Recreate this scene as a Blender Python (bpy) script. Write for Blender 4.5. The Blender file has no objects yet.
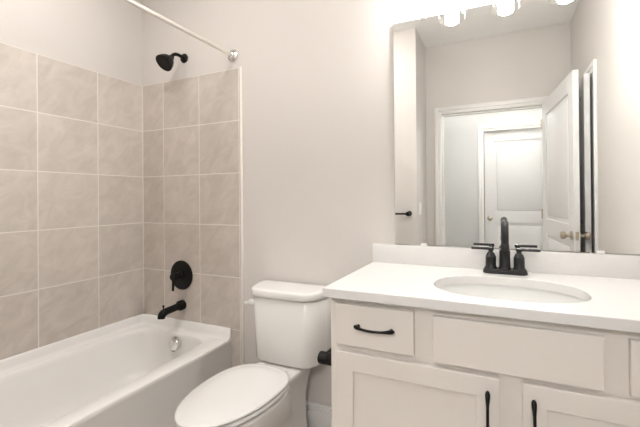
import bpy, bmesh, math, random
from mathutils import Vector, Matrix
random.seed(4)
C = bpy.context.scene.collection
PI = math.pi

# ------------------------------------------------------------------ camera, world, exposure
cam = bpy.data.cameras.new('camera')
cam_o = bpy.data.objects.new('camera', cam)
C.objects.link(cam_o)
F_PX, YAW, PITCH, ROLL = 359.43, math.radians(23.5963), math.radians(0.2011), math.radians(-0.5017)
fw = Vector((-math.sin(YAW)*math.cos(PITCH), math.cos(YAW)*math.cos(PITCH), math.sin(PITCH)))
rt = Vector((math.cos(YAW), math.sin(YAW), 0)); up = rt.cross(fw)
rt = rt*math.cos(ROLL) + up*math.sin(ROLL); up = rt.cross(fw)
cam_o.matrix_world = Matrix(((rt.x, up.x, -fw.x, 2.2184), (rt.y, up.y, -fw.y, -1.6939),
                             (rt.z, up.z, -fw.z, 1.2209), (0, 0, 0, 1)))
cam.sensor_width = 36; cam.lens = F_PX/640*36
cam.shift_x = -22.985/640; cam.shift_y = -16.806/640
cam.clip_start = 0.02
bpy.context.scene.camera = cam_o

world = bpy.data.worlds.new('world'); bpy.context.scene.world = world
world.use_nodes = True
world.node_tree.nodes['Background'].inputs[0].default_value = (0.9, 0.95, 1, 1)
world.node_tree.nodes['Background'].inputs[1].default_value = 0.3
vs = bpy.context.scene.view_settings
vs.view_transform = 'Standard'; vs.look = 'None'; vs.gamma = 1; vs.use_curve_mapping = False
vs.exposure = 1.52
VANITY_GLOW, CEILING_FILL, HALL_FILL, TUB_FILL, HALLC_FILL = 38.0, 16.0, 26.5, 25.0, 15.0  # all but the vanity one drive added fill lights

# ------------------------------------------------------------------ materials
def mat(name, col, rough=0.5, metal=0.0, spec=0.5, coat=0.0, noise=0.0, nscale=30.0, bump=0.0):
    m = bpy.data.materials.new(name); m.use_nodes = True
    nt = m.node_tree; b = nt.nodes['Principled BSDF']
    b.inputs['Base Color'].default_value = (*col, 1)
    b.inputs['Roughness'].default_value = rough
    b.inputs['Metallic'].default_value = metal
    b.inputs['Specular IOR Level'].default_value = spec
    b.inputs['Coat Weight'].default_value = coat
    if noise or bump:
        tc = nt.nodes.new('ShaderNodeTexCoord')
        n = nt.nodes.new('ShaderNodeTexNoise'); n.inputs['Scale'].default_value = nscale
        n.inputs['Detail'].default_value = 4
        nt.links.new(tc.outputs['Object'], n.inputs['Vector'])
        if noise:
            r = nt.nodes.new('ShaderNodeValToRGB')
            r.color_ramp.elements[0].position = 0.3; r.color_ramp.elements[1].position = 0.7
            r.color_ramp.elements[0].color = (*[c*(1-noise) for c in col], 1)
            r.color_ramp.elements[1].color = (*[min(1, c*(1+noise)) for c in col], 1)
            nt.links.new(n.outputs['Fac'], r.inputs[0]); nt.links.new(r.outputs[0], b.inputs['Base Color'])
        if bump:
            bp = nt.nodes.new('ShaderNodeBump'); bp.inputs['Strength'].default_value = bump
            bp.inputs['Distance'].default_value = 0.002
            nt.links.new(n.outputs['Fac'], bp.inputs['Height']); nt.links.new(bp.outputs[0], b.inputs['Normal'])
    return m

def glow(name, col, strength):
    m = bpy.data.materials.new(name); m.use_nodes = True
    nt = m.node_tree; nt.nodes.remove(nt.nodes['Principled BSDF'])
    e = nt.nodes.new('ShaderNodeEmission'); e.inputs[0].default_value = (*col, 1); e.inputs[1].default_value = strength
    nt.links.new(e.outputs[0], nt.nodes['Material Output'].inputs[0])
    return m

def clear_glass(name):
    m = bpy.data.materials.new(name); m.use_nodes = True
    nt = m.node_tree; nt.nodes.remove(nt.nodes['Principled BSDF'])
    t = nt.nodes.new('ShaderNodeBsdfTransparent'); t.inputs[0].default_value = (0.985, 0.985, 0.98, 1)
    g = nt.nodes.new('ShaderNodeBsdfGlossy'); g.inputs['Roughness'].default_value = 0.05
    lw = nt.nodes.new('ShaderNodeLayerWeight'); lw.inputs[0].default_value = 0.25
    fr = nt.nodes.new('ShaderNodeMath'); fr.operation = 'MULTIPLY'; fr.inputs[1].default_value = 0.34; nt.links.new(lw.outputs['Facing'], fr.inputs[0])
    mx = nt.nodes.new('ShaderNodeMixShader')
    nt.links.new(fr.outputs[0], mx.inputs[0]); nt.links.new(t.outputs[0], mx.inputs[1]); nt.links.new(g.outputs[0], mx.inputs[2])
    nt.links.new(mx.outputs[0], nt.nodes['Material Output'].inputs[0])
    return m

def tile_mat(name, axis, u0, z0, size=0.308, grout=0.0042):
    m = bpy.data.materials.new(name); m.use_nodes = True
    nt = m.node_tree; N = nt.nodes; L = nt.links; b = N['Principled BSDF']
    geo = N.new('ShaderNodeNewGeometry'); sep = N.new('ShaderNodeSeparateXYZ')
    L.new(geo.outputs['Position'], sep.inputs[0])
    def math_(op, a, c=None, clamp=False):
        n = N.new('ShaderNodeMath'); n.operation = op; n.use_clamp = clamp
        for i, v in enumerate((a, c)):
            if v is None: continue
            if isinstance(v, (int, float)): n.inputs[i].default_value = v
            else: L.new(v, n.inputs[i])
        return n.outputs[0]
    u = math_('DIVIDE', math_('SUBTRACT', sep.outputs[axis], u0), size)
    v = math_('DIVIDE', math_('SUBTRACT', sep.outputs[2], z0), size)
    fu, fv = math_('FRACT', math_('ADD', u, 20)), math_('FRACT', math_('ADD', v, 20))
    def edge(f): return math_('MINIMUM', f, math_('SUBTRACT', 1.0, f))
    d = math_('MINIMUM', edge(fu), edge(fv))
    gm = N.new('ShaderNodeMapRange'); L.new(d, gm.inputs[0])
    gm.inputs[1].default_value = grout/size*0.45; gm.inputs[2].default_value = grout/size*0.75
    gm.inputs[3].default_value = 1; gm.inputs[4].default_value = 0
    iu, iv = math_('FLOOR', math_('ADD', u, 20)), math_('FLOOR', math_('ADD', v, 20))
    cid = N.new('ShaderNodeCombineXYZ'); L.new(iu, cid.inputs[0]); L.new(iv, cid.inputs[1]); cid.inputs[2].default_value = axis*7.0
    wn = N.new('ShaderNodeTexWhiteNoise'); wn.noise_dimensions = '3D'; L.new(cid.outputs[0], wn.inputs['Vector'])
    # cloudy diagonal veining, different on every tile
    cu = N.new('ShaderNodeCombineXYZ')
    L.new(math_('ADD', fu, math_('MULTIPLY', fv, 0.75)), cu.inputs[0]); L.new(math_('MULTIPLY', math_('SUBTRACT', fv, math_('MULTIPLY', fu, 0.8)), 1.6), cu.inputs[1])
    L.new(math_('MULTIPLY', wn.outputs['Value'], 37.0), cu.inputs[2])
    n1 = N.new('ShaderNodeTexNoise'); n1.inputs['Scale'].default_value = 2.0; n1.inputs['Detail'].default_value = 6; n1.inputs['Roughness'].default_value = 0.62; n1.inputs['Distortion'].default_value = 0.8
    L.new(cu.outputs[0], n1.inputs['Vector'])
    rp = N.new('ShaderNodeValToRGB'); e = rp.color_ramp.elements
    e[0].position = 0.30; e[0].color = (*TILE_DARK, 1); e[1].position = 0.72; e[1].color = (*TILE_LIGHT, 1)
    L.new(n1.outputs['Fac'], rp.inputs[0])
    hsv = N.new('ShaderNodeHueSaturation'); L.new(rp.outputs[0], hsv.inputs['Color'])
    L.new(math_('ADD', math_('MULTIPLY', wn.outputs['Value'], 0.10), 0.95), hsv.inputs['Value'])
    mx = N.new('ShaderNodeMix'); mx.data_type = 'RGBA'
    L.new(gm.outputs[0], mx.inputs[0]); L.new(hsv.outputs[0], mx.inputs[6]); mx.inputs[7].default_value = (*GROUT, 1)
    L.new(mx.outputs[2], b.inputs['Base Color'])
    b.inputs['Roughness'].default_value = 0.45
    bp = N.new('ShaderNodeBump'); bp.inputs['Strength'].default_value = 0.5; bp.inputs['Distance'].default_value = 0.001
    L.new(math_('SUBTRACT', 1.0, gm.outputs[0]), bp.inputs['Height']); L.new(bp.outputs[0], b.inputs['Normal'])
    return m

TILE_DARK, TILE_LIGHT, GROUT = (0.51, 0.460, 0.413), (0.64, 0.585, 0.533), (0.77, 0.73, 0.69)
WALL = mat('greige_paint', (0.655, 0.622, 0.592), 0.75, spec=0.3, bump=0.05, nscale=180)
HALLW = mat('hall_paint', (0.62, 0.62, 0.615), 0.75, spec=0.3, bump=0.05, nscale=180)
CEIL = mat('ceiling_paint', (0.88, 0.87, 0.85), 0.9, spec=0.2, bump=0.05, nscale=160)
TRIM = mat('white_trim_paint', (0.79, 0.775, 0.755), 0.35)
DOORM = mat('white_door_paint', (0.74, 0.735, 0.73), 0.4)
FLOORM = mat('vinyl_floor', (0.62, 0.57, 0.53), 0.4, noise=0.12, nscale=6)
TILE_B = tile_mat('tile_back', 0, 0.2040, 1.99)
TILE_L = tile_mat('tile_left', 1, -0.3043, 1.99)
TILE_E = tile_mat('tile_end', 0, 0.2040, 1.99)
TUBM = mat('tub_acrylic', (0.88, 0.865, 0.85), 0.22, coat=0.2)
PORC = mat('porcelain', (0.78, 0.765, 0.74), 0.12, coat=0.3)
SEATM = mat('seat_plastic', (0.76, 0.75, 0.74), 0.22)
CAB = mat('cabinet_paint', (0.755, 0.71, 0.66), 0.42)
QUARTZ = mat('white_quartz', (0.73, 0.72, 0.705), 0.25, noise=0.01, nscale=60)
SINKM = mat('sink_porcelain', (0.80, 0.80, 0.785), 0.1, coat=0.3)
BLACK = mat('matte_black', (0.006, 0.0055, 0.005), 0.45, spec=0.22)
BLACKS = mat('satin_black', (0.014, 0.014, 0.0145), 0.3, spec=0.4)
CHROME = mat('chrome', (0.72, 0.71, 0.70), 0.12, metal=1)
RODM = mat('satin_rod', (0.78, 0.75, 0.70), 0.32, metal=0.55)
NICKEL = mat('satin_nickel', (0.52, 0.46, 0.38), 0.3, metal=1)
MIRROR = mat('mirror_silver', (0.93, 0.94, 0.925), 0.0, metal=1)
MEDGE = mat('mirror_edge', (0.55, 0.56, 0.54), 0.25, metal=0.6)
PLASTIC = mat('white_plastic', (0.8, 0.8, 0.78), 0.4)
CAULK = mat('white_edge_strip', (0.84, 0.80, 0.75), 0.4)
CAULKG = mat('corner_caulk', GROUT, 0.5)
STEEL = mat('grey_steel', (0.22, 0.22, 0.215), 0.35, metal=0.7)
GLASS = clear_glass('clear_glass')
GLOW_V = glow('vanity_glow', (1.0, 0.98, 0.955), VANITY_GLOW)
FILL_C = glow('ceiling_fill', (1.0, 0.96, 0.915), CEILING_FILL)
FILL_H = glow('hall_fill', (1.0, 0.985, 0.96), HALL_FILL)
FILL_K = glow('hall_ceiling_fill', (1.0, 0.985, 0.96), HALLC_FILL)
FILL_T = glow('tub_fill', (1.0, 0.97, 0.94), TUB_FILL)

# ------------------------------------------------------------------ mesh helpers
ORI = {}
class MB:
    def __init__(self): self.bm = bmesh.new()
    def box(self, x0, x1, y0, y1, z0, z1, bev=0.0, seg=2):
        b = bmesh.new()
        bmesh.ops.create_cube(b, size=1)
        for v in b.verts:
            v.co = Vector(((x0+x1)/2+v.co.x*(x1-x0), (y0+y1)/2+v.co.y*(y1-y0), (z0+z1)/2+v.co.z*(z1-z0)))
        if bev: bmesh.ops.bevel(b, geom=list(b.edges), offset=bev, segments=seg, profile=0.5, affect='EDGES')
        self._merge(b); return self
    def _merge(self, b):
        me = bpy.data.meshes.new('tmp'); b.to_mesh(me); b.free(); self.bm.from_mesh(me); bpy.data.meshes.remove(me)
    def loft(self, rings, cap0=True, cap1=True):
        bm = self.bm; R = [[bm.verts.new(p) for p in r] for r in rings]; n = len(R[0])
        for a, b in zip(R, R[1:]):
            for i in range(n):
                try: bm.faces.new((a[i], a[(i+1) % n], b[(i+1) % n], b[i]))
                except ValueError: pass
        if cap0: bm.faces.new(list(reversed(R[0])))
        if cap1: bm.faces.new(R[-1])
        return self
    def lathe(self, prof, c, axis=(0, 0, 1), n=32, cap0=True, cap1=True):
        a = Vector(axis).normalized(); t = a.orthogonal().normalized(); s = a.cross(t); c = Vector(c)
        rings = [[c + a*h + (t*math.cos(2*PI*k/n) + s*math.sin(2*PI*k/n))*max(r, 1e-4) for k in range(n)] for r, h in prof]
        return self.loft(rings, cap0, cap1)
    def tube(self, pts, r, n=16, sx=1.0):
        pts = [Vector(p) for p in pts]; m = len(pts)
        rr = r if isinstance(r, (list, tuple)) else [r]*m
        T = [(pts[min(i+1, m-1)]-pts[max(i-1, 0)]).normalized() for i in range(m)]
        nrm = T[0].orthogonal().normalized(); rings = []
        for i in range(m):
            nrm = (nrm - T[i]*nrm.dot(T[i])).normalized(); s = T[i].cross(nrm)
            rings.append([pts[i] + (nrm*math.cos(2*PI*k/n)*sx + s*math.sin(2*PI*k/n))*rr[i] for k in range(n)])
        return self.loft(rings)
    def xform(self, M):
        bmesh.ops.transform(self.bm, matrix=M, verts=self.bm.verts); return self
    def build(self, name, m, parent=None, kind=None, sharp=35, local=False):
        bm = self.bm
        bmesh.ops.recalc_face_normals(bm, faces=bm.faces)
        for f in bm.faces: f.smooth = True
        for e in bm.edges:
            if len(e.link_faces) == 2 and e.calc_face_angle(0) > math.radians(sharp): e.smooth = False
        xs = [v.co for v in bm.verts]
        o = Vector(((min(v.x for v in xs)+max(v.x for v in xs))/2, (min(v.y for v in xs)+max(v.y for v in xs))/2, min(v.z for v in xs)))
        bmesh.ops.translate(bm, vec=-o, verts=bm.verts)
        me = bpy.data.meshes.new(name); bm.to_mesh(me); bm.free()
        me.materials.append(m)
        ob = bpy.data.objects.new(name, me); C.objects.link(ob)
        ORI[ob] = o
        if parent:
            ob.parent = parent
            ob.location = o - ORI[parent]
        else: ob.location = o
        if kind: ob['kind'] = kind
        return ob

def empty(name, loc, label=None, cat=None, group=None, kind=None, rot=None):
    o = bpy.data.objects.new(name, None); C.objects.link(o); o.location = loc
    o.empty_display_size = 0.05
    ORI[o] = Vector(loc) if rot is None else Vector((0, 0, 0))
    if rot is not None: o.rotation_euler = (0, 0, rot)
    if label: tag(o, label, cat, group)
    if kind: o['kind'] = kind
    return o
def tag(o, label, cat, group=None):
    o['label'] = label; o['category'] = cat
    if group: o['group'] = group
    return o
def struct(name, m, boxes, bev=0.0):
    b = MB()
    for q in boxes: b.box(*q, bev)
    return b.build(name, m, kind='structure')
def bez(p0, p1, p2, p3, n=10):
    p0, p1, p2, p3 = map(Vector, (p0, p1, p2, p3))
    return [p0*(1-t)**3 + p1*3*t*(1-t)**2 + p2*3*t*t*(1-t) + p3*t**3 for t in [i/n for i in range(n+1)]]
def interp(xs, ys, x):
    # monotone-ish Catmull interpolation
    n = len(xs)
    for i in range(n-1):
        if x <= xs[i+1] or i == n-2:
            h = xs[i+1]-xs[i]; t = (x-xs[i])/h
            m = lambda k: (ys[min(k+1, n-1)]-ys[max(k-1, 0)])/(xs[min(k+1, n-1)]-xs[max(k-1, 0)])
            return (2*t**3-3*t*t+1)*ys[i] + (t**3-2*t*t+t)*h*m(i) + (-2*t**3+3*t*t)*ys[i+1] + (t**3-t*t)*h*m(i+1)

# ------------------------------------------------------------------ room shell
H = 2.735                       # ceiling height
XR, XE = 2.795, 1.54            # right wall, entry wall beside the doorway
YE, YF = -1.53, -1.99           # wall at the end of the tub, wall with the doorway
DX0, DX1, DH = 1.695, 2.60, 2.04
HY = -3.2                       # far wall of the hall
struct('floor', FLOORM, [(-0.12, 4.2, -3.32, 0.12, -0.1, 0)])
struct('ceiling', CEIL, [(-0.12, 4.2, -3.32, 0.12, H, H+0.1)])
struct('wall_left', WALL, [(-0.12, 0, YE-0.12, 0.12, 0, H)])
struct('wall_back', WALL, [(0, XR, 0, 0.12, 0, H)])
struct('wall_right', WALL, [(XR, XR+0.12, YF-0.11, 0.12, 0, H)])
struct('wall_tub_end', WALL, [(0, XE-0.12, YE-0.12, YE, 0, H)])
struct('wall_entry', WALL, [(XE-0.12, XE, YF-0.11, YE, 0, H)])
struct('wall_front', WALL, [(XE, DX0-0.02, YF-0.11, YF, 0, H), (DX1+0.02, XR, YF-0.11, YF, 0, H), (DX0-0.02, DX1+0.02, YF-0.11, YF, DH+0.02, H)])
struct('wall_hall_far', HALLW, [(0.4, 2.015, HY-0.12, HY, 0, H), (2.840, 4.2, HY-0.12, HY, 0, H), (2.015, 2.840, HY-0.12, HY, DH+0.02, H), (2.015, 2.840, HY-0.16, HY-0.1202, 0, H)])
struct('wall_hall_left', HALLW, [(0.4, 0.52, HY, YF-0.11, 0, H)])
struct('wall_hall_right', HALLW, [(4.08, 4.2, HY, YF-0.11, 0, H)])
struct('wall_hall_near', HALLW, [(0.52, XE-0.12, YF-0.11, YF-0.09, 0, H), (XR+0.12, 4.08, YF-0.11, YF-0.09, 0, H)])

# tiled surround, 8 mm proud of the plaster, with a white edge strip at its free edge
TE, TT = 0.829, 1.99
struct('wall_back_tiles', TILE_B, [(0.008, TE, -0.008, -0.0002, 0.0, TT)])
struct('wall_left_tiles', TILE_L, [(0.0002, 0.008, YE+0.0082, -0.0002, 0.0, TT)])
struct('wall_end_tiles', TILE_E, [(0.008, TE, YE+0.0002, YE+0.008, 0.0, TT)])
struct('trim_1', CAULK, [(TE, TE+0.012, -0.0105, 0, 0.0, TT+0.004)], 0.003)
struct('trim_2', CAULK, [(TE, TE+0.012, YE, YE+0.0105, 0.0, TT+0.004)], 0.003)

struct('trim_8', CAULKG, [(0.0081, 0.0135, -0.0135, -0.0081, 0.44, TT-0.001)], 0.002)
# baseboards: a flat board with a stepped cap
def baseboard(name, x0, x1, y0, y1, face):
    b = MB(); t = 0.014
    for z0, z1, d in ((0, 0.095, t), (0.095, 0.117, t-0.004), (0.117, 0.132, t-0.008)):
        if face == '-y': b.box(x0, x1, y1-d, y1, z0, z1, 0.002)
        if face == '+y': b.box(x0, x1, y0, y0+d, z0, z1, 0.002)
        if face == '+x': b.box(x0, x0+d, y0, y1, z0, z1, 0.002)
        if face == '-x': b.box(x1-d, x1, y0, y1, z0, z1, 0.002)
    return b.build(name, TRIM, kind='structure')
baseboard('baseboard_back', TE+0.013, 1.658, 0, 0, '-y')
baseboard('baseboard_tub_end', TE+0.013, XE, YE, YE, '+y')
baseboard('baseboard_entry', XE, XE, YF+0.016, YE, '+x')
baseboard('baseboard_right', XR, XR, -1.03, -0.58, '-x')
baseboard('baseboard_hall', 0.55, 1.945, HY, HY, '+y')

def casing(name, x0, x1, top, y, out, w=0.068):
    """door casing round an opening x0..x1 on a wall face at y; out = +1 / -1 is the side it stands out to"""
    b = MB()
    for d0, d1, t in ((0, w*0.45, 0.011), (w*0.45, w, 0.018)):
        ya, yb = (y, y+out*t) if out > 0 else (y+out*t, y)
        b.box(x0-d1, x0-d0, ya, yb, 0, top+d1, 0.003)
        b.box(x1+d0, x1+d1, ya, yb, 0, top+d1, 0.003)
        b.box(x0-d0, x1+d0, ya, yb, top+d0, top+d1, 0.003)
    return b.build(name, TRIM, kind='structure')
casing('trim_3', DX0, DX1, DH, YF, 1)
casing('trim_4', DX0, DX1, DH, YF-0.11, -1)
struct('trim_5', TRIM, [(DX0-0.02, DX0, YF-0.11, YF, 0, DH+0.02), (DX1, DX1+0.02, YF-0.11, YF, 0, DH+0.02), (DX0, DX1, YF-0.11, YF, DH, DH+0.02),
                        (DX0, DX0+0.012, YF-0.075, YF-0.04, 0, DH), (DX1-0.012, DX1, YF-0.075, YF-0.04, 0, DH), (DX0+0.012, DX1-0.012, YF-0.075, YF-0.04, DH-0.012, DH)])

def door_leaf(w, h, th, name, M, kind='structure'):
    """two-panel moulded door, built with its hinge edge at x=0, thickness along y from 0 to th"""
    st, z1, z2, z3, z4 = 0.115, 0.22, 0.88, 1.01, h-0.125
    b = MB()
    b.box(0, st, 0, th, 0, h, 0.002, 1); b.box(w-st, w, 0, th, 0, h, 0.002, 1)
    for a, c in ((0, z1), (z2, z3), (z4, h)): b.box(st-0.001, w-st+0.001, 0.0003, th-0.0003, a, c, 0.0015, 1)
    for a, c in ((z1, z2), (z3, z4)):
        b.box(st-0.001, w-st+0.001, 0.011, th-0.011, a-0.001, c+0.001)
        b.box(st+0.03, w-st-0.03, 0.003, th-0.003, a+0.03, c-0.03, 0.0075, 2)
    b.xform(M)
    return b.build(name, DOORM, kind=kind)
def knob(parent, p, ax, m=NICKEL):
    """rosette, neck and ball on an axis pointing off the door"""
    k = MB().lathe([(0.0, 0), (0.031, 0), (0.031, 0.005), (0.026, 0.010), (0.012, 0.013), (0.0105, 0.030), (0.016, 0.036), (0.024, 0.044), (0.027, 0.054), (0.025, 0.063), (0.016, 0.069), (0.0, 0.070)], p, ax, 28)
    o = k.build('door_knob', m, parent); return o

# bathroom door, standing open against the right wall
ANG = math.radians(84.1)       # leaf direction from the hinge, measured from +x
M1 = Matrix.Translation((DX1+0.004, YF+0.005, 0.018)) @ Matrix.Rotation(ANG, 4, 'Z')
d1 = door_leaf(0.895, 2.03, 0.035, 'door_1', M1)
nrm = Vector((-math.sin(ANG), math.cos(ANG), 0))
kp = M1 @ Vector((0.850, 0.035, 0.94)); knob(d1, kp, nrm)
kp = M1 @ Vector((0.850, 0.0, 0.94)); knob(d1, kp, -nrm)
MB().box(0.8951, 0.8965, 0.0075, 0.0275, 0.912, 0.968, 0.0005, 1).xform(M1).build('latch_plate', NICKEL, d1)
for hz in (0.2, 1.0, 1.8):
    MB().lathe([(0.006, 0), (0.006, 0.09)], M1 @ Vector((-0.004, 0.0405, hz)), (0, 0, 1), 12).build('hinge', NICKEL, d1)

jamb = [o for o in C.objects if o.name == 'trim_5'][0]
MB().box(DX0, DX0+0.0015, YF-0.034, YF-0.010, 0.925, 0.985, 0.0004, 1).build('strike_plate', NICKEL, jamb)
# hall door across from the doorway, closed
M2 = Matrix.Translation((2.040, HY-0.065, 0.008))
struct('trim_9', TRIM, [(2.015, 2.035, HY-0.12, HY, 0, DH+0.02), (2.820, 2.840, HY-0.12, HY, 0, DH+0.02), (2.035, 2.820, HY-0.12, HY, DH, DH+0.02)])
casing('trim_6', 2.035, 2.820, DH, HY, 1)
d2 = door_leaf(0.775, 2.03, 0.035, 'door_2', M2)
knob(d2, M2 @ Vector((0.06, 0.035, 0.94)), (0, 1, 0))
# linen closet door on the right wall, seen past the edge of the bathroom door
CY0, CY1 = -1.81, -1.15
b = MB()
for d0, d1_, t in ((0, 0.028, 0.011), (0.028, 0.060, 0.018)):
    b.box(XR-t, XR, CY1+d0, CY1+d1_, 0, DH+d1_, 0.003); b.box(XR-t, XR, CY0-d1_, CY0-d0, 0, DH+d1_, 0.003)
    b.box(XR-t, XR, CY0-d0, CY1+d0, DH+d0, DH+d1_, 0.003)
b.build('trim_7', TRIM, kind='structure')
# it stands a little ajar, hinged at its far side
M3 = Matrix.Translation((XR-0.001, CY0+0.006, 0.008)) @ Matrix.Rotation(math.radians(91.9), 4, 'Z')
d3 = door_leaf(CY1-CY0-0.032, 2.03, 0.035, 'door_3', M3)

# ------------------------------------------------------------------ bathtub
RIM = 0.395
YB, YT = -0.0085, -1.5215       # back and front ends
def bow(y): return 0.757
def square_params(n):
    P = []
    for k in range(n): P.append((-1+2*k/n, 1))
    for k in range(n): P.append((1, 1-2*k/n))
    for k in range(n): P.append((1-2*k/n, -1))
    for k in range(n): P.append((-1, -1+2*k/n))
    return P
SQ = square_params(24)
XL = 0.0085
def tub_outer(z, off=0.0):
    out = []
    for s, t in SQ:
        y = YB + (t-1)/2*(YB-YT); x1 = bow(y)-off
        out.append(Vector((XL+(s+1)/2*(x1-XL), y, z)))
    return out
def tub_inner(z, ins, n=7.0, drain=0.0, head=0.0):
    out = []
    for s, t in SQ:
        k = (abs(s)**n+abs(t)**n)**(-1/n); s2, t2 = s*k, t*k
        ya, yb = -0.072-ins*0.45-drain, -1.43+ins*1.0+head
        y = (ya+yb)/2 + t2*(ya-yb)/2
        xa, xb = 0.052+ins, bow(y)-0.092-ins
        out.append(Vector(((xa+xb)/2 + s2*(xb-xa)/2, y, z)))
    return out
tub = empty('bathtub', (0.4, -0.76, 0), 'white alcove bathtub with a plain apron below the tiled walls', 'bathtub')
b = MB()
b.loft([tub_outer(0, 0.0), tub_outer(0.05, 0.0), tub_outer(RIM-0.030, 0.004), tub_outer(RIM-0.024, 0.0005), tub_outer(RIM-0.007, 0.0), tub_outer(RIM-0.002, 0.002), tub_outer(RIM, 0.007),
        tub_inner(RIM, -0.008), tub_inner(RIM-0.003, -0.002), tub_inner(RIM-0.010, 0.004), tub_inner(RIM-0.03, 0.008, 6.5), tub_inner(0.25, 0.030, 6, 0.0), tub_inner(0.16, 0.050, 5.5, 0.015, 0.05), tub_inner(0.115, 0.075, 5, 0.03, 0.1), tub_inner(0.095, 0.11, 4.5, 0.05, 0.14), tub_inner(0.088, 0.16, 4, 0.1, 0.2)], True, True)
# raised tiling lip on the wall sides, coved down onto the ledge
def lip(path_xy, inward):
    prof = [(0.0, 0.002-0.02), (0.0, 0.060), (0.004, 0.062), (0.009, 0.060), (0.0125, 0.052), (0.0155, 0.02), (0.020, 0.006), (0.032, 0.0005), (0.032, -0.018)]
    rings = []
    for (x, y), (dx, dy) in zip(path_xy, inward):
        rings.append([Vector((x+dx*d, y+dy*d, RIM+h)) for d, h in prof])
    return rings
xe = bow(YB)-0.001; e0 = 0.0087
path = [(xe, -e0), (e0+0.05, -e0)] + [(e0+0.05-0.05*math.sin(a), -e0-0.05+0.05*math.cos(a)) for a in [PI/2*k/8 for k in range(1, 8)]] + [(e0, -e0-0.05), (e0, YT+0.05)] + \
       [(e0+0.05-0.05*math.cos(a), YT+0.05-0.05*math.sin(a)) for a in [PI/2*k/8 for k in range(1, 8)]] + [(e0+0.05, YT), (xe, YT)]
inw = [(0, -1), (0, -1)] + [(math.sin(a), -math.cos(a)) for a in [PI/2*k/8 for k in range(1, 8)]] + [(1, 0), (1, 0)] + [(math.cos(a), math.sin(a)) for a in [PI/2*k/8 for k in range(1, 8)]] + [(0, 1), (0, 1)]
b.loft(lip(path, inw), True, True)
b.build('tub_basin', TUBM, tub, sharp=50)
ov = MB().lathe([(0, 0), (0.040, 0), (0.042, 0.006), (0.042, 0.022), (0.038, 0.031), (0.024, 0.037), (0.0, 0.039)], (0.392, -0.080, 0.340), (0, -1, 0.10), 40).build('overflow_cover', CHROME, tub)
MB().box(0.380, 0.404, -0.112, -0.098, 0.300, 0.306, 0.001, 1).build('overflow_slot', BLACK, ov)
MB().lathe([(0, 0), (0.032, 0), (0.033, 0.003), (0.026, 0.006), (0.012, 0.007), (0.012, 0.013), (0, 0.014)], (0.36, -0.33, 0.0875), (0, 0, 1), 32).build('drain', CHROME, tub)

# tub spout
sp = empty('tub_spout', (0.365, -0.0085, 0.552), 'black tub spout with a diverter knob above the bathtub', 'tub spout')
MB().lathe([(0, 0), (0.031, 0), (0.0315, 0.004), (0.0315, 0.026), (0.029, 0.031), (0, 0.031)], (0.365, -0.0085, 0.552), (0, -1, 0), 32).build('flange', BLACK, sp)
pts = [(0.365, -0.03, 0.552), (0.365, -0.11, 0.546)] + bez((0.365, -0.125, 0.545), (0.365, -0.158, 0.543), (0.365, -0.166, 0.533), (0.365, -0.167, 0.512), 8)
MB().tube(pts, [0.0215]*2+[0.0215, .022, .0225, .023, .023, .0225, .022, .0215, .0205], 24).build('spout', BLACK, sp, sharp=50)
MB().lathe([(0.0035, 0), (0.0035, 0.014), (0.006, 0.016), (0.0065, 0.024), (0.004, 0.027), (0, 0.027)], (0.365, -0.152, 0.560), (0, 0, 1), 16).build('diverter_knob', BLACK, sp)

# shower valve
vx, vz = 0.360, 0.740
va = empty('shower_valve', (vx, -0.0085, vz), 'round black shower valve trim with lever handle on the tile', 'shower valve')
MB().lathe([(0, 0), (0.091, 0), (0.093, 0.003), (0.092, 0.007), (0.085, 0.010), (0.03, 0.012), (0, 0.012)], (vx, -0.0085, vz), (0, -1, 0), 48).build('escutcheon', BLACK, va)
hd = MB().lathe([(0, 0.0), (0.026, 0.0), (0.024, 0.014), (0.0225, 0.016), (0.0225, 0.040), (0.024, 0.042), (0.024, 0.060), (0.021, 0.064), (0, 0.065)], (vx, -0.0195, vz), (0, -1, 0), 32).build('handle', BLACK, va)
MB().tube([(vx, -0.073, vz+0.012), (vx, -0.075, vz-0.01), (vx, -0.077, vz-0.055), (vx, -0.079, vz-0.085)], [0.0085, 0.0085, 0.0072, 0.0065], 16, 1.0).build('lever', BLACK, hd)

# shower head
sx, sz = 0.386, 2.118
sh = empty('showerhead', (sx, -0.0002, sz), 'black shower head on a bent arm high on the wall', 'shower head')
MB().lathe([(0, 0), (0.029, 0), (0.030, 0.003), (0.027, 0.009), (0.014, 0.014), (0, 0.014)], (sx, -0.0002, sz), (0, -1, 0), 32).build('flange', BLACK, sh)
MB().tube([(sx, -0.01, sz), (sx, -0.035, sz+0.004)] + bez((sx, -0.05, sz+0.005), (sx, -0.075, sz+0.005), (sx, -0.088, sz-0.008), (sx, -0.103, sz-0.028), 8), 0.0105, 16).build('shower_arm', BLACK, sh)
ax = Vector((-0.10, -0.70, -0.72)).normalized(); hp = Vector((sx+0.004, -0.098, sz-0.025))
MB().lathe([(0, 0), (0.013, 0), (0.017, 0.006), (0.018, 0.014), (0.021, 0.020), (0.034, 0.032), (0.044, 0.050), (0.049, 0.066), (0.052, 0.076), (0.052, 0.081), (0.048, 0.084), (0, 0.083)], hp, ax, 40).build('spray_head', BLACK, sh)

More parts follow.
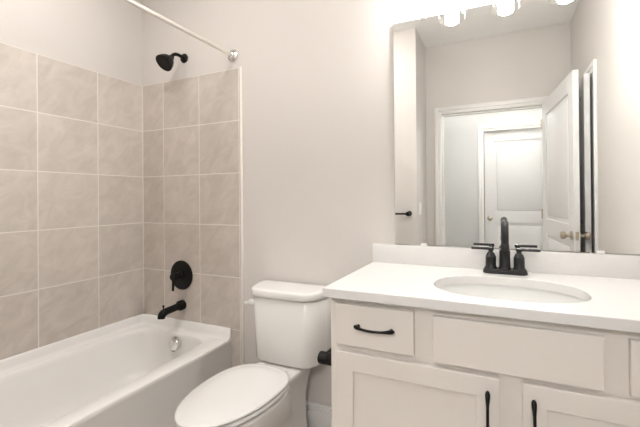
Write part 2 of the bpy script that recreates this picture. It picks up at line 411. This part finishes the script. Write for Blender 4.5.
# curved-flange shower rod
rx, rz = 0.778, 2.069
rd = empty('shower_rod', (rx, -0.0002, rz), 'straight satin metal shower curtain rod above the tub front', 'shower rod')
MB().lathe([(0.0105, 0.006), (0.0105, -YE-0.006)], (rx, 0, rz), (0, -1, 0), 24).build('rod', RODM, rd)
for y0, a in ((-0.0002, -1), (YE+0.0002, 1)):
    MB().lathe([(0, 0), (0.034, 0), (0.036, 0.004), (0.034, 0.010), (0.023, 0.016), (0.0175, 0.014), (0.0165, 0.024), (0.013, 0.026), (0.013, 0.03)], (rx, y0, rz), (0, a, 0), 32).build('rod_flange', CHROME, rd)

# ------------------------------------------------------------------ toilet
TX = 1.225
to = empty('toilet', (TX, -0.37, 0), 'white two-piece toilet with closed elongated lid between tub and vanity', 'toilet')
def egg(w, yb, yf, z, nb=2.5, ym=None, n=56, nf=2.05):
    ym = yb-0.19*(yb-yf)/0.47 if ym is None else ym
    out = []
    for k in range(n):
        a = 2*PI*k/n; c, s = math.cos(a), math.sin(a)
        e = nb if c > 0 else nf
        X = (abs(s)**(2/e))*(1 if s >= 0 else -1); Y = (abs(c)**(2/e))*(1 if c >= 0 else -1)
        yy = ym+(Y*(yb-ym) if Y > 0 else Y*(ym-yf))
        out.append(Vector((TX+w*X+(yy+0.12)*0.028-0.008, yy, z)))
    return out
b = MB()
b.loft([egg(0.112, -0.13, -0.56, 0.0, 3), egg(0.112, -0.13, -0.56, 0.012, 3), egg(0.104, -0.13, -0.545, 0.03, 3), egg(0.092, -0.14, -0.525, 0.09, 3), egg(0.095, -0.16, -0.545, 0.16), egg(0.118, -0.19, -0.60, 0.225),
        egg(0.150, -0.225, -0.675, 0.29), egg(0.164, -0.25, -0.735, 0.345), egg(0.171, -0.262, -0.755, 0.375), egg(0.171, -0.264, -0.756, 0.386), egg(0.165, -0.27, -0.75, 0.391)])
def rr(w, y0, y1, z, r=0.03, wf=None, n=6):
    wf = w if wf is None else wf; out = []
    for (cx, cy, a0) in ((w-r, y0-r, 0), (-(w-r), y0-r, PI/2), (-(wf-r), y1+r, PI), (wf-r, y1+r, 3*PI/2)):
        for k in range(n+1):
            a = a0+PI/2*k/n; out.append(Vector((TX+cx+r*math.cos(a), cy+r*math.sin(a), z)))
    return out
# tank deck flowing into the trapway column
b.loft([rr(0.085, -0.06, -0.30, 0.0), rr(0.085, -0.06, -0.30, 0.02), rr(0.070, -0.055, -0.30, 0.10), rr(0.066, -0.05, -0.31, 0.22), rr(0.078, -0.045, -0.32, 0.29), rr(0.094, -0.04, -0.33, 0.345), rr(0.110, -0.035, -0.335, 0.378), rr(0.114, -0.034, -0.335, 0.394), rr(0.110, -0.037, -0.332, 0.400)])
b.build('bowl', PORC, to, sharp=60)
st_ = MB()
st_.loft([egg(0.170, -0.285, -0.754, 0.3970), egg(0.175, -0.282, -0.760, 0.400), egg(0.175, -0.282, -0.760, 0.409), egg(0.171, -0.285, -0.756, 0.4125), egg(0.125, -0.36, -0.68, 0.4125, 2.2), egg(0.120, -0.365, -0.675, 0.409, 2.2), egg(0.122, -0.363, -0.677, 0.399, 2.2), egg(0.170, -0.285, -0.754, 0.3970)], False, False)
st_.build('seat', SEATM, to, sharp=60)
ld = MB()
ld.loft([egg(0.168, -0.273, -0.757, 0.418), egg(0.174, -0.266, -0.766, 0.420), egg(0.1755, -0.265, -0.768, 0.4245), egg(0.1735, -0.267, -0.765, 0.4285), egg(0.166, -0.285, -0.751, 0.4315), egg(0.145, -0.302, -0.722, 0.4325), egg(0.139, -0.306, -0.715, 0.4340), egg(0.133, -0.31, -0.708, 0.4355), egg(0.10, -0.34, -0.65, 0.438, 2.4), egg(0.05, -0.39, -0.56, 0.439, 2.2), egg(0.01, -0.44, -0.47, 0.4393, 2)])
ld.build('seat_lid', SEATM, to, sharp=60)
for s in (-1, 1):
    MB().loft([[Vector((TX+s*0.060-0.012+p.x-TX, p.y, z)) for p in rr(w, -0.250, -0.292, z, 0.012)] for w, z in ((0.024, 0.3995), (0.026, 0.402), (0.026, 0.418), (0.022, 0.4225))]).build('hinge', SEATM, to)
def tankring(sc, z, dy=0.0, front=-0.212):
    """plan of the tank: flat back, big rounded front corners"""
    hw, fwid = 0.212*sc, 0.150*sc
    P = [(hw, -0.022)] + [tuple(p) for p in ((hw+0.001, -0.06), (hw, -0.095))]
    P += [(q.x, q.y) for q in bez((hw-0.001, -0.10, 0), (hw-0.012, -0.155, 0), (fwid+0.030, front+0.012, 0), (fwid-0.012, front, 0), 12)]
    P += [(x*fwid, front-0.004*(1-x*x)) for x in (0.75, 0.5, 0.2)]
    Q = P + [(-x, y) for x, y in reversed(P)]
    return [Vector((TX+x, y+(dy if y < -0.1 else 0), z)) for x, y in Q]
def shrink(ring, d):
    c = Vector((TX, -0.118, ring[0].z)); out = []
    for p in ring:
        v = p-c; out.append(Vector((c.x+v.x*(1-d/0.21), c.y+v.y*(1-d/0.098), p.z)))
    return out
MB().loft([shrink(tankring(0.90, 0.4015, 0.006), 0.014), shrink(tankring(0.905, 0.407, 0.005), 0.005), tankring(0.91, 0.418, 0.004), tankring(0.94, 0.56, 0.003), tankring(0.965, 0.721, 0.001), shrink(tankring(0.965, 0.7285), 0.01)]).build('tank', PORC, to, sharp=60)
MB().loft([shrink(tankring(1.0, 0.7295), 0.010), tankring(1.0, 0.7315, 0, -0.219), tankring(1.015, 0.7380, 0, -0.223), tankring(1.015, 0.7600, 0, -0.223), shrink(tankring(1.015, 0.7655, 0, -0.223), 0.0025), shrink(tankring(1.015, 0.7685, 0, -0.223), 0.0075), shrink(tankring(1.015, 0.7695, 0, -0.223), 0.02)]).build('tank_lid', PORC, to, sharp=60)
fl = MB().lathe([(0, 0), (0.014, 0), (0.014, 0.012), (0.0175, 0.016), (0.0175, 0.028), (0.014, 0.032), (0, 0.033)], (1.058, -0.178, 0.690), (-0.86, -0.51, 0), 24)
fl.tube([(1.040, -0.186, 0.690), (1.028, -0.198, 0.689), (1.020, -0.204, 0.687), (1.014, -0.209, 0.685)], [0.009, 0.0085, 0.010, 0.008], 14)
fl.build('flush_lever', SEATM, to, sharp=60)
MB().tube([(TX-0.15, -0.03, 0.18), (TX-0.15, -0.075, 0.18), (TX-0.152, -0.085, 0.25), (TX-0.14, -0.095, 0.34), (TX-0.13, -0.1, 0.402)], 0.006, 12).build('supply_hose', CHROME, to)

# ------------------------------------------------------------------ vanity
VX0, VX1, VY = 1.660, 2.790, -0.531     # face-frame plane
CZ0, CZ1 = 0.873, 0.906
FZ = 0.1
va_ = empty('vanity_cabinet', ((VX0+VX1)/2, -0.27, 0), 'cream painted vanity cabinet with black pulls under the white counter', 'cabinet')
b = MB()
b.box(VX0, VX0+0.018, VY+0.019, -0.016, 0.0, CZ0); b.box(VX1-0.018, VX1, VY+0.019, -0.016, 0.0, CZ0)
b.box(VX0+0.018, VX1-0.018, VY+0.019, -0.016, FZ, FZ+0.018); b.box(VX0+0.018, VX1-0.018, -0.024, -0.016, FZ+0.018, CZ0)
b.box(VX0+0.018, VX1-0.018, VY+0.075, VY+0.09, 0, FZ)
b.build('carcass', CAB, va_)
b = MB(); y0, y1 = VY, VY+0.019
for x0, x1 in ((VX0, VX0+0.038), (VX1-0.038, VX1), (1.95, 2.035), (2.455, 2.535), (2.20, 2.282)):
    b.box(x0, x1, y0, y1, FZ if x0 < 1.9 or x0 > 2.6 or abs(x0-2.2) < .01 else 0.70, CZ0 if abs(x0-2.2) > .01 else 0.70)
for z0, z1 in ((FZ, FZ+0.04), (0.680, 0.722), (0.842, CZ0)): b.box(VX0+0.03, VX1-0.03, y0+0.0002, y1, z0, z1)
b.box(VX0-0.0006, VX0+0.020, y0-0.0004, y1, FZ, CZ0, 0.0008, 1)
b.build('face_frame', CAB, va_)
fy0, fy1 = VY-0.0195, VY-0.0005
def slab(name, x0, x1, z0, z1, par):
    b = MB()
    def r(i, y): return [Vector((x0+i, y, z0+i)), Vector((x1-i, y, z0+i)), Vector((x1-i, y, z1-i)), Vector((x0+i, y, z1-i))]
    b.loft([r(0, fy1), r(0, fy0+0.0025), r(0.0008, fy0+0.0008), r(0.0025, fy0)])
    return b.build(name, CAB, par, sharp=8)
def cab_door(x0, x1, z0, z1, par):
    b = MB(); s = 0.062
    def r(i, y): return [Vector((x0+i, y, z0+i)), Vector((x1-i, y, z0+i)), Vector((x1-i, y, z1-i)), Vector((x0+i, y, z1-i))]
    b.loft([r(0, fy1), r(0, fy0+0.0025), r(0.0008, fy0+0.0008), r(0.0025, fy0), r(s-0.001, fy0), r(s+0.001, fy0+0.001), r(s+0.0015, fy0+0.0085), r(s+0.003, fy0+0.009)])
    return b.build('cabinet_door', CAB, par, sharp=8)
def pull(a, b_, par):
    """arched bow pull with spoon-shaped ends; a and b_ are (x, z) of its two ends on the door face"""
    a3, b3 = Vector((a[0], fy0, a[1])), Vector((b_[0], fy0, b_[1])); d = (b3-a3); L = d.length; d.normalize()
    pts, rad = [], []
    for k in range(73):
        t = 0.5-0.5*math.cos(PI*k/72); s = abs(2*t-1)
        pts.append(a3+d*(L*t)+Vector((0, -0.0085-0.0275*(1-s**2.2), 0)))
        g = max(0, min(1, (s-0.45)/0.45)); rad.append((0.0043+0.0029*g*g*(3-2*g))*math.sqrt(max(0.004, 1-max(0, (s-0.86)/0.14)**2)))
    m = MB().tube(pts, rad, 14)
    for t in (0.09, 0.91):
        q = a3+d*(L*t); m.lathe([(0.0055, 0), (0.006, 0.012)], q+Vector((0, 0.0006, 0)), (0, -1, 0), 14)
    o = m.build('handle', BLACK, par, sharp=50)
    return o
dr = slab('drawer', 1.686, 1.961, 0.7105, 0.853, va_); pull((1.760, 0.785), (1.901, 0.785), dr)
slab('false_front', 2.021, 2.467, 0.703, 0.848, va_)
dr = slab('drawer', 2.5235, 2.766, 0.703, 0.848, va_); pull((2.58, 0.779), (2.71, 0.779), dr)
dd = cab_door(1.686, 2.211, 0.115, 0.6875, va_); pull((2.180, 0.652), (2.180, 0.505), dd)
dd = cab_door(2.2715, 2.766, 0.115, 0.6875, va_); pull((2.300, 0.652), (2.300, 0.505), dd)

# countertop with an oval cut-out and a backsplash
SX, SY, SA, SB = 2.235, -0.326, 0.243, 0.168
def rect_loop(x0, x1, y0, y1, z, N=16):
    L = []
    for k in range(N): L.append((x0+(x1-x0)*k/N, y1))
    for k in range(N): L.append((x1, y1+(y0-y1)*k/N))
    for k in range(N): L.append((x1+(x0-x1)*k/N, y0))
    for k in range(N): L.append((x0, y0+(y1-y0)*k/N))
    return [Vector((x, y, z)) for x, y in L]
def oval(z, g=0.0, N=16, n=2.35):
    out = []
    for k in range(4*N):
        a = 3*PI/4 - 2*PI*k/(4*N); c, s = math.cos(a), math.sin(a)
        kx = (abs(c)**n+abs(s)**n)**(-1/n)
        out.append(Vector((SX+(SA+g)*c*kx, SY+(SB+g)*s*kx, z)))
    return out
KX0, KX1, KY0, KY1 = 1.643, XR-0.001, -0.564, -0.0008
ct = MB()
def rl(i, z): return rect_loop(KX0+i, KX1-i, KY0+i, KY1-i, z)
ct.loft([rl(0.002, CZ0), rl(0, CZ0+0.002), rl(0, CZ1-0.003), rl(0.001, CZ1-0.001), rl(0.003, CZ1), oval(CZ1, 0.003), oval(CZ1-0.001, 0.001), oval(CZ1-0.003, 0), oval(CZ0, 0), rl(0.002, CZ0)], False, False)
cto = ct.build('countertop', QUARTZ, sharp=20)
tag(cto, 'white quartz vanity countertop with backsplash and oval sink cut-out', 'countertop')
MB().box(KX0, KX1, -0.0205, -0.0008, CZ1, 0.9945, 0.0015).build('backsplash', QUARTZ, cto)

sk = empty('sink', (SX, SY, 0.72), 'white oval undermount sink set below the vanity countertop', 'sink')
b = MB()
def ov_s(z, k, dy=0): return [Vector((SX+(p.x-SX)*k, SY+dy+(p.y-SY)*k, z)) for p in oval(z, 0.011, 16, 2.3)]
b.loft([ov_s(0.8725, 1.03), ov_s(0.8725, 1.0), ov_s(0.866, 0.992), ov_s(0.84, 0.965), ov_s(0.80, 0.90), ov_s(0.765, 0.78), ov_s(0.745, 0.58), ov_s(0.737, 0.34), ov_s(0.734, 0.1), ov_s(0.728, 0.1), ov_s(0.731, 0.34), ov_s(0.739, 0.60), ov_s(0.758, 0.81), ov_s(0.80, 0.94), ov_s(0.84, 1.0), ov_s(0.865, 1.02), ov_s(0.8665, 1.03), ov_s(0.8725, 1.03)], False, False)
b.build('basin', SINKM, sk, sharp=70)
MB().lathe([(0, 0), (0.022, 0), (0.023, 0.002), (0.018, 0.004), (0.013, 0.009), (0, 0.010)], (SX, SY, 0.7345), (0, 0, 1), 32).build('drain', BLACKS, sk)

# faucet
fx, fy, fz = 2.234, -0.077, CZ1+0.0003
fa = empty('bathroom_faucet', (fx, fy, fz+0.0004), 'black two-handle faucet with arched spout on the white counter', 'faucet')
def stadium(hl, r, z, n=10):
    return [Vector((fx+hl+r*math.cos(a), fy+r*math.sin(a), z)) for a in [-PI/2+PI*k/n for k in range(n+1)]] + [Vector((fx-hl+r*math.cos(a), fy+r*math.sin(a), z)) for a in [PI/2+PI*k/n for k in range(n+1)]]
MB().loft([stadium(0.055, 0.029, fz), stadium(0.055, 0.0295, fz+0.004), stadium(0.055, 0.0285, fz+0.0055), stadium(0.055, 0.0285, fz+0.011), stadium(0.055, 0.0265, fz+0.014), stadium(0.055, 0.0265, fz+0.017), stadium(0.055, 0.0245, fz+0.019)]).build('base', BLACKS, fa, sharp=30)
spo = MB().lathe([(0.0245, 0), (0.0245, 0.006), (0.021, 0.009), (0.0205, 0.074), (0.0195, 0.076), (0.0185, 0.080), (0.014, 0.082), (0.0135, 0.09)], (fx, fy, fz+0.017), (0, 0, 1), 32)
zt = fz+0.089
arc = [(fx, fy, zt-0.02), (fx, fy, zt+0.06)] + [(fx, fy-0.048+0.048*math.cos(a), zt+0.072+0.048*math.sin(a)) for a in [PI*k/16 for k in range(1, 17)]] + [(fx, fy-0.0965, zt+0.05), (fx, fy-0.0965, zt+0.03)]
spo.tube(arc, [0.0142]*len(arc), 20)
spo.lathe([(0.0150, 0), (0.0155, 0.002), (0.0155, 0.024), (0.0140, 0.026)], (fx, fy-0.0965, zt+0.018), (0, 0, 1), 24)
spo.build('spout', BLACKS, fa, sharp=40)
for s in (-1, 1):
    hx = fx+s*0.053
    h = MB().lathe([(0.0245, 0), (0.0245, 0.006), (0.021, 0.009), (0.0205, 0.010), (0.0205, 0.052), (0.018, 0.054), (0.0165, 0.060), (0.011, 0.066), (0.009, 0.069), (0.009, 0.073), (0.012, 0.076), (0.0125, 0.082), (0.011, 0.087), (0, 0.088)], (hx, fy, fz+0.017), (0, 0, 1), 28).build('handle', BLACKS, fa, sharp=40)
    MB().tube([(hx-s*0.004, fy, fz+0.0985), (hx+s*0.03, fy, fz+0.0985), (hx+s*0.076, fy, fz+0.0985)], [0.0062, 0.0058, 0.0055], 16).build('lever', BLACKS, h)

# toilet paper holder on the side of the vanity
tx, ty, tz = VX0, -0.497, 0.627
tp = empty('toilet_paper_holder', (tx, ty+0.06, tz), 'black empty toilet paper holder on the side of the vanity', 'toilet paper holder')
for y in (ty, ty+0.14):
    MB().lathe([(0, 0), (0.024, 0), (0.024, 0.006), (0.0225, 0.008), (0.0225, 0.0285), (0.0215, 0.030), (0.0225, 0.0315), (0.0225, 0.061), (0.020, 0.064), (0, 0.064)], (tx-0.0008, y, tz), (-1, 0, 0), 28).build('post', BLACK, tp)
MB().lathe([(0.0115, 0), (0.0115, 0.13)], (tx-0.040, ty+0.005, tz+0.006), (0, 1, 0), 20).build('roller', BLACK, tp)

# ------------------------------------------------------------------ mirror and vanity light
MX0, MX1, MZ0, MZ1 = 1.756, 2.720, 0.9985, 2.056
mi = MB(); mi.box(MX0, MX1, -0.011, -0.0055, MZ0, MZ1, 0.0)
mio = mi.build('vanity_mirror', MIRROR)
tag(mio, 'frameless rectangular wall mirror above the vanity backsplash', 'mirror')
MB().box(MX0+0.006, MX1-0.006, -0.0055, -0.0006, MZ0+0.006, MZ1-0.006).build('backing', MEDGE, mio)
for x, z, m in ((1.897, MZ1, STEEL), (2.58, MZ1, STEEL)):
    MB().box(x-0.012, x+0.012, -0.0135, -0.011, z-0.010, z+0.004, 0.001, 1).build('clip', m, mio)
for x in (1.893, 2.575):
    MB().box(x-0.014, x+0.014, -0.0145, -0.011, MZ0-0.003, MZ0+0.008, 0.001, 1).build('clip', PLASTIC, mio)

vl = empty('vanity_light', (2.24, -0.0005, 2.27), 'three-light vanity fixture with clear glass shades above the mirror', 'light fixture')
MB().box(1.94, 2.54, -0.025, -0.0005, 2.225, 2.315, 0.006).build('backplate', CHROME, vl)
VL_Y = -0.125
for x in (2.015, 2.25, 2.485):
    MB().tube([(x, -0.024, 2.27), (x, -0.06, 2.272)] + bez((x, -0.08, 2.272), (x, VL_Y, 2.272), (x, VL_Y, 2.26), (x, VL_Y, 2.235), 6), 0.008, 14).build('arm', CHROME, vl)
    MB().lathe([(0.0, 0.06), (0.022, 0.06), (0.026, 0.05), (0.028, 0.0), (0.0, 0.0)], (x, VL_Y, 2.185), (0, 0, 1), 28).build('socket', CHROME, vl)
    sd = MB().lathe([(0.029, 0.125), (0.045, 0.120), (0.058, 0.095), (0.064, 0.05), (0.065, 0.0), (0.062, 0.0), (0.061, 0.05), (0.055, 0.094), (0.043, 0.117), (0.029, 0.122)], (x, VL_Y, 2.078), (0, 0, 1), 40, False, False).build('shade', GLASS, vl)
    MB().lathe([(0.0, 0.0), (0.026, 0.0), (0.031, 0.004), (0.032, 0.010), (0.032, 0.12), (0.02, 0.126), (0, 0.126)], (x, VL_Y, 2.058), (0, 0, 1), 32).build('diffuser', GLOW_V, vl)

# ------------------------------------------------------------------ seen only in the mirror
tb = empty('towel_bar', (1.18, YE, 1.075), 'black towel bar on the wall at the end of the tub, seen in mirror', 'towel bar')
for x in (0.90, 1.47):
    MB().lathe([(0, 0), (0.024, 0), (0.024, 0.006), (0.018, 0.010), (0.015, 0.014), (0.015, 0.052), (0.018, 0.056), (0.018, 0.074), (0.014, 0.078), (0, 0.078)], (x, YE+0.0003, 1.075), (0, 1, 0), 24).build('post', BLACK, tb)
MB().lathe([(0.0085, 0), (0.0085, 0.57)], (0.90, YE+0.064, 1.075), (1, 0, 0), 16).build('bar', BLACK, tb)
sw = empty('light_switch', (XE, -1.66, 1.115), 'white light switch plate on the wall beside the doorway, in mirror', 'light switch')
MB().box(XE+0.0002, XE+0.0055, -1.70, -1.62, 1.058, 1.172, 0.002).build('plate', PLASTIC, sw)
MB().box(XE+0.0055, XE+0.0085, -1.677, -1.643, 1.082, 1.148, 0.0012).build('rocker', PLASTIC, sw)

# added fill lights out of view: bathroom ceiling, hall wall and ceiling, tub
def flush_fill(name, x, y, gm, r, label):
    o = empty(name, (x, y, H), label, 'added fill light')
    MB().lathe([(0, 0), (r, 0), (r+0.006, 0.008), (r+0.006, 0.028), (r, 0.032), (r-0.01, 0.032)], (x, y, H-0.0003), (0, 0, -1), 48).build('trim_ring', PLASTIC, o)
    MB().lathe([(r-0.012, 0.030), (r-0.02, 0.044), (r*0.7, 0.062), (r*0.35, 0.072), (0, 0.074)], (x, y, H-0.0003), (0, 0, -1), 48).build('diffuser', gm, o)
    return o
flush_fill('ceiling_fill_light', 1.05, -1.02, FILL_C, 0.18, 'added round fill light on the ceiling in front of the toilet')  # added lamp out of view, fills toilet, cabinet fronts and tub walls
hx_, hz_ = 2.32, 2.47
hl = empty('hall_fill_light', (hx_, HY, hz_), 'added box-shaped fill light above the door on the far side of the hall', 'wall lamp')  # added glowing panel, aimed through the doorway to fill the front faces
b = MB()
b.box(hx_-0.33, hx_+0.33, HY+0.0003, HY+0.012, hz_-0.13, hz_+0.13, 0.002)
for q in ((hx_-0.33, hx_-0.32, -0.13, 0.13), (hx_+0.32, hx_+0.33, -0.13, 0.13), (hx_-0.32, hx_+0.32, -0.13, -0.12), (hx_-0.32, hx_+0.32, 0.12, 0.13)):
    b.box(q[0], q[1], HY+0.012, HY+0.10, hz_+q[2], hz_+q[3], 0.001, 1)
b.build('housing', PLASTIC, hl)
MB().box(hx_-0.319, hx_+0.319, HY+0.060, HY+0.066, hz_-0.119, hz_+0.119).build('diffuser', FILL_H, hl)
flush_fill('ceiling_fill_light', 2.30, -2.50, FILL_K, 0.15, 'added round fill light on the hall ceiling outside the doorway')  # added lamp out of view, evens the light on the hall walls
rl_ = empty('tub_fill_light', (0.45, -0.80, H), 'added round recessed fill light above the middle of the bathtub', 'recessed light')  # added, unseen; brightens the tub and the tile around it
MB().lathe([(0.068, 0), (0.088, 0), (0.090, 0.004), (0.085, 0.007), (0.070, 0.008)], (0.45, -0.80, H-0.0003), (0, 0, -1), 40, False, False).build('trim_ring', PLASTIC, rl_)
MB().lathe([(0, 0.004), (0.069, 0.004), (0.069, 0.0055), (0, 0.0065)], (0.45, -0.80, H-0.0003), (0, 0, -1), 40).build('lens', FILL_T, rl_)
